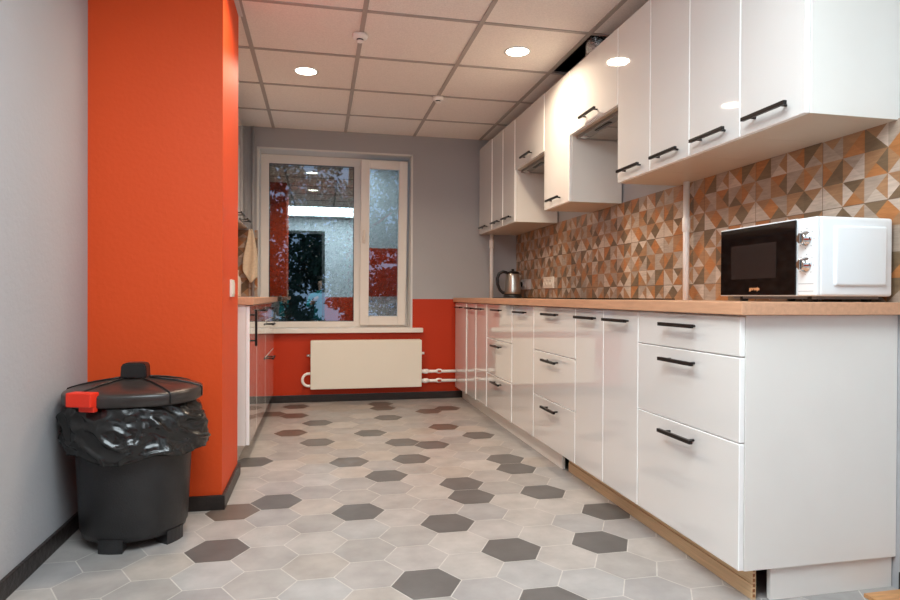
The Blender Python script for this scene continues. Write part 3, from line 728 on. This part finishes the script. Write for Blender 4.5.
# bag hanging over the rim
bm = bmesh.new(); nu, nv = 150, 34; g = []
for j in range(nv+1):
    v = j/nv; row = []
    for i in range(nu):
        a = 2*math.pi*i/nu; ca, sa = math.cos(a), math.sin(a)
        drop = .172+.026*math.sin(a+2.3)+.012*math.sin(a*3+.6)+.006*math.sin(a*7)
        z = .528-drop*v
        bulge = .030*math.sin(min(1, v*1.05)*math.pi*.55)
        s1 = a*3.0-v*3.4                                      # long slanting folds
        fold = noise.noise(Vector((math.cos(a)*2.2+v*2.6, math.sin(a)*2.2-v*2.2, v*1.6+2)))
        f2 = 1-abs(noise.noise(Vector((ca*2.6+v*1.8, sa*2.6, v*3.2-ca*2.5+8))))*2.6
        f3 = 1-abs(noise.noise(Vector((ca*5-v*2.5, sa*5+v, v*4.5+3))))*2.6
        r_ = .207+.001+bulge+(fold*.018+max(f2, 0)**2*.017+max(f3, 0)**2*.006)*min(1, v*3+.12)*(1 if v < .93 else .7)
        flap = math.exp(-((a-math.radians(188))/.35)**2)*-.010+math.exp(-((a-math.radians(352))/.3)**2)*.020
        r_ += flap*math.sin(min(1, v*1.6)*math.pi*.5)
        x_ = max(bx+r_*ca, XL+.006)
        row.append(bm.verts.new((x_, by+.93*r_*sa, z+(noise.noise(Vector((ca*3, sa*3, 9)))*.008 if v > .9 else 0))))
    g.append(row)
# turned-under hem
row = []
for i in range(nu):
    c = g[-1][i].co; a = 2*math.pi*i/nu; row.append(bm.verts.new((c.x-.012*math.cos(a), c.y-.012*math.sin(a), c.z+.012)))
g.append(row)
for j in range(len(g)-1):
    for i in range(nu): bm.faces.new((g[j][i], g[j][(i+1) % nu], g[j+1][(i+1) % nu], g[j+1][i])).smooth = True
tag(obj('bin_bag', bm, ['bag'], None, (bx, by, .35)), 'crumpled shiny black bag hanging over the rim of the bin', 'bag')

# ------------------------------------------------------------------ board at the bottom right
tag(boxo('wooden_board', (1.63, 1.762, 1.30, 1.572, .0003, .012), 'plank', bev=.001), 'oak-coloured board lying on the floor at the foot of the near end panel', 'board')

# ------------------------------------------------------------------ lamps and detectors
def downlight(x, y, label, k=1):
    t = thing('downlight', (x, y, ZC), label, 'ceiling light', 'round recessed downlights')
    bm = bmesh.new(); add_lathe(bm, [(.076, ZC+.0058), (.078, ZC+.003), (.070, ZC+.001), (.0665, ZC+.002)], x, y, 40, cap=False); obj('ring', bm, ['white_trim'], t)
    bm = bmesh.new(); add_lathe(bm, [(.066, ZC+.0055), (.066, ZC+.003), (.0, ZC+.0028)], x, y, 40, cap=False); obj('diffuser', bm, ['lamp'], t)
    l = bpy.data.lights.new('downlight_beam', 'AREA'); l.shape = 'DISK'; l.size = .12; l.energy = SPOT_W*k; l.color = WARM; l.spread = math.radians(150)
    lo = bpy.data.objects.new('downlight_beam', l); C.objects.link(lo); lo.parent = t; lo.location = (0, 0, -.002)
downlight(-.085, 4.004, 'round glowing downlight in the left ceiling tiles, towards the window')
downlight(1.118, 3.415, 'round glowing downlight on the right, close to the wall cabinets')
downlight(-.085, 2.800, 'round downlight beside the top of the orange column', .55)
def panel(x0, x1, y0, y1, label):
    t = thing('ceiling_light', ((x0+x1)/2, (y0+y1)/2, ZC), label, 'ceiling light', 'flat cool white light panels')
    bm = bmesh.new(); add_box(bm, x0, x1, y0, y1, ZC-.004, ZC+.005); obj('diffuser', bm, ['panel'], t)
    bm = bmesh.new()
    for b in ((x0-.015, x0, y0-.015, y1+.015), (x1, x1+.015, y0-.015, y1+.015), (x0, x1, y0-.015, y0), (x0, x1, y1, y1+.015)): add_box(bm, *b, ZC-.008, ZC+.005)
    obj('frame', bm, ['white_trim'], t)
    l = bpy.data.lights.new('panel_light', 'AREA'); l.shape = 'RECTANGLE'; l.size = x1-x0-.02; l.size_y = y1-y0-.02; l.energy = PANEL_W; l.color = COOL
    lo = bpy.data.objects.new('panel_light', l); C.objects.link(lo); lo.parent = t; lo.location = (0, 0, -.006)
panel(-.62, .98, .15, 1.30, 'flat cool white light panel overhead near the doorway')
def detector(x, y, label):
    t = thing('smoke_detector', (x, y, ZC), label, 'smoke detector', 'small round white detectors on the ceiling grid')
    bm = bmesh.new(); add_lathe(bm, [(.040, ZC), (.042, ZC-.008), (.038, ZC-.020), (.026, ZC-.025)], x, y, 28); obj('base', bm, ['pipe'], t)
    bm = bmesh.new(); add_lathe(bm, [(.018, ZC-.024), (.018, ZC-.029), (.014, ZC-.029), (.014, ZC-.033)], x, y, 20); obj('vent_ring', bm, ['slat_dark'], t)
    bm = bmesh.new(); add_lathe(bm, [(.020, ZC-.033), (.020, ZC-.037), (.014, ZC-.041)], x, y, 20); obj('cap', bm, ['pipe'], t)
detector(.212, 3.372, 'small white detector on the ceiling grid, the nearer of two')
detector(.821, 4.306, 'small white detector on the ceiling grid, the farther of two')

# ------------------------------------------------------------------ photographer, seen only mirrored in the window
def skin_fig(name, joints, edges, mats, parent, assign):
    me = bpy.data.meshes.new(name); me.from_pydata([j[0] for j in joints], edges, []); o = bpy.data.objects.new(name, me); C.objects.link(o)
    for m_ in mats: me.materials.append(M[m_])
    s = o.modifiers.new('skin', 'SKIN'); sv = me.skin_vertices[0].data
    for i, j in enumerate(joints): sv[i].radius = (j[1], j[2] if len(j) > 2 else j[1])
    sv[0].use_root = True
    ss = o.modifiers.new('sub', 'SUBSURF'); ss.levels = ss.render_levels = 2
    bpy.context.view_layer.update()
    m2 = bpy.data.meshes.new_from_object(o.evaluated_get(bpy.context.evaluated_depsgraph_get()))
    bpy.data.objects.remove(o); o = bpy.data.objects.new(name, m2); C.objects.link(o); o.parent = parent
    for p in m2.polygons: p.material_index = assign(p.center); p.use_smooth = True
    return o
pt = thing('person', (.05, -.62, 0), 'person in a teal shirt kneeling in the doorway, holding a camera', 'person')
J = [((0, -.10, .42), .13, .11), ((0, -.03, .62), .14, .10), ((0, .05, .84), .17, .11), ((0, .08, .97), .10, .08), ((0, .10, 1.04), .055, .055), ((0, .13, 1.12), .085, .095), ((0, .13, 1.21), .075, .085),
     ((-.19, .06, .92), .06), ((-.25, .12, .70), .047), ((-.10, .34, .86), .036), ((-.06, .38, .89), .03),
     ((.19, .06, .92), .06), ((.25, .12, .70), .047), ((.10, .34, .86), .036), ((.06, .38, .89), .03),
     ((-.10, -.06, .38), .10), ((-.14, .30, .45), .070), ((-.14, .22, .08), .045), ((-.14, .34, .045), .04),
     ((.10, -.06, .38), .10), ((.14, .16, .075), .070), ((.13, -.24, .065), .045), ((.13, -.36, .05), .035)]
Ed = [(0, 1), (1, 2), (2, 3), (3, 4), (4, 5), (5, 6), (2, 7), (7, 8), (8, 9), (9, 10), (2, 11), (11, 12), (12, 13), (13, 14), (0, 15), (15, 16), (16, 17), (17, 18), (0, 19), (19, 20), (20, 21), (21, 22)]
def asg(c):
    if c.z > 1.02: return 1
    if c.y > .24 and c.z > .7: return 1
    return 0 if c.z > .46 and c.y < .24 else 2
skin_fig('body', J, Ed, ['teal', 'skin', 'denim'], pt, asg)
bm = bmesh.new(); bmesh.ops.create_uvsphere(bm, u_segments=20, v_segments=12, radius=1)
for v in bm.verts:
    v.co = Vector((v.co.x*.095, v.co.y*.11-.03, v.co.z*.10+.05)) + Vector((.05, -.62+.13, 1.15))
for v in list(bm.verts):
    if v.co.y > -.62+.17 and v.co.z < 1.21: bm.verts.remove(v)
for f in bm.faces: f.smooth = True
obj('hair', bm, ['hair'], pt)

# ------------------------------------------------------------------ outside: trees in the dusk
def tree(x, y, h, r, n, mk, label, seed, trunk=.16, zc=None, rz=None):
    t = thing('tree', (x, y, -3), label, 'tree', 'dark trees outside the window')
    rn = random.Random(seed)
    bm = bmesh.new(); add_tube(bm, [(x, y, -3), (x+.05, y, -1), (x-.04, y, 1), (x+.02, y, h*.55), (x, y, h*.9)], [trunk, trunk*.9, trunk*.75, trunk*.5, .03], 10)
    for k in range(9):
        a = rn.uniform(0, 6.28); z0 = rn.uniform(0, h*.7); L = r*rn.uniform(.5, .9)
        add_tube(bm, [(x, y, z0), (x+L*.5*math.cos(a), y+L*.5*math.sin(a), z0+.3), (x+L*math.cos(a), y+L*math.sin(a), z0+.75)], [.05, .035, .012], 6)
    obj('trunk', bm, ['bark'], t)
    verts, faces = [], []
    cl = []
    while len(cl) < 90:
        q = Vector((rn.uniform(-1, 1), rn.uniform(-1, 1), rn.uniform(-1, 1)))
        if q.length < 1: cl.append((q.x*r*.85, q.y*r*.85, zc+q.z*rz))
    for k in range(n):
        c = rn.choice(cl); p = Vector((x+c[0]+rn.uniform(-.3, .3), y+c[1]+rn.uniform(-.3, .3), c[2]+rn.uniform(-.28, .28)))
        a = Vector((rn.uniform(-1, 1), rn.uniform(-1, 1), rn.uniform(-1, 1))).normalized(); b = a.orthogonal().normalized()
        s = rn.uniform(.04, .085); i = len(verts)
        verts += [p-a*s, p+b*s*.5, p+a*s, p-b*s*.5]; faces.append((i, i+1, i+2, i+3))
    me = bpy.data.meshes.new('foliage'); me.from_pydata([tuple(v-Vector((x, y, -3))) for v in verts], [], faces); me.materials.append(M[mk])
    o = bpy.data.objects.new('foliage', me); C.objects.link(o); o.parent = t
tree(-1.35, 10.0, 6.0, 1.40, 15000, 'leaf', 'dark leafy tree with a reddish trunk outside the left of the window', 1, .22, 1.8, 3.0)
tree(.7, 14.2, 7.0, 1.9, 17000, 'leaf', 'dense dark tree outside behind the middle of the window', 2, .14, 2.0, 3.4)
tree(2.45, 9.8, 6.0, 1.35, 12000, 'leaf2', 'paler dark tree outside behind the narrow opening sash', 3, .13, 1.8, 3.0)
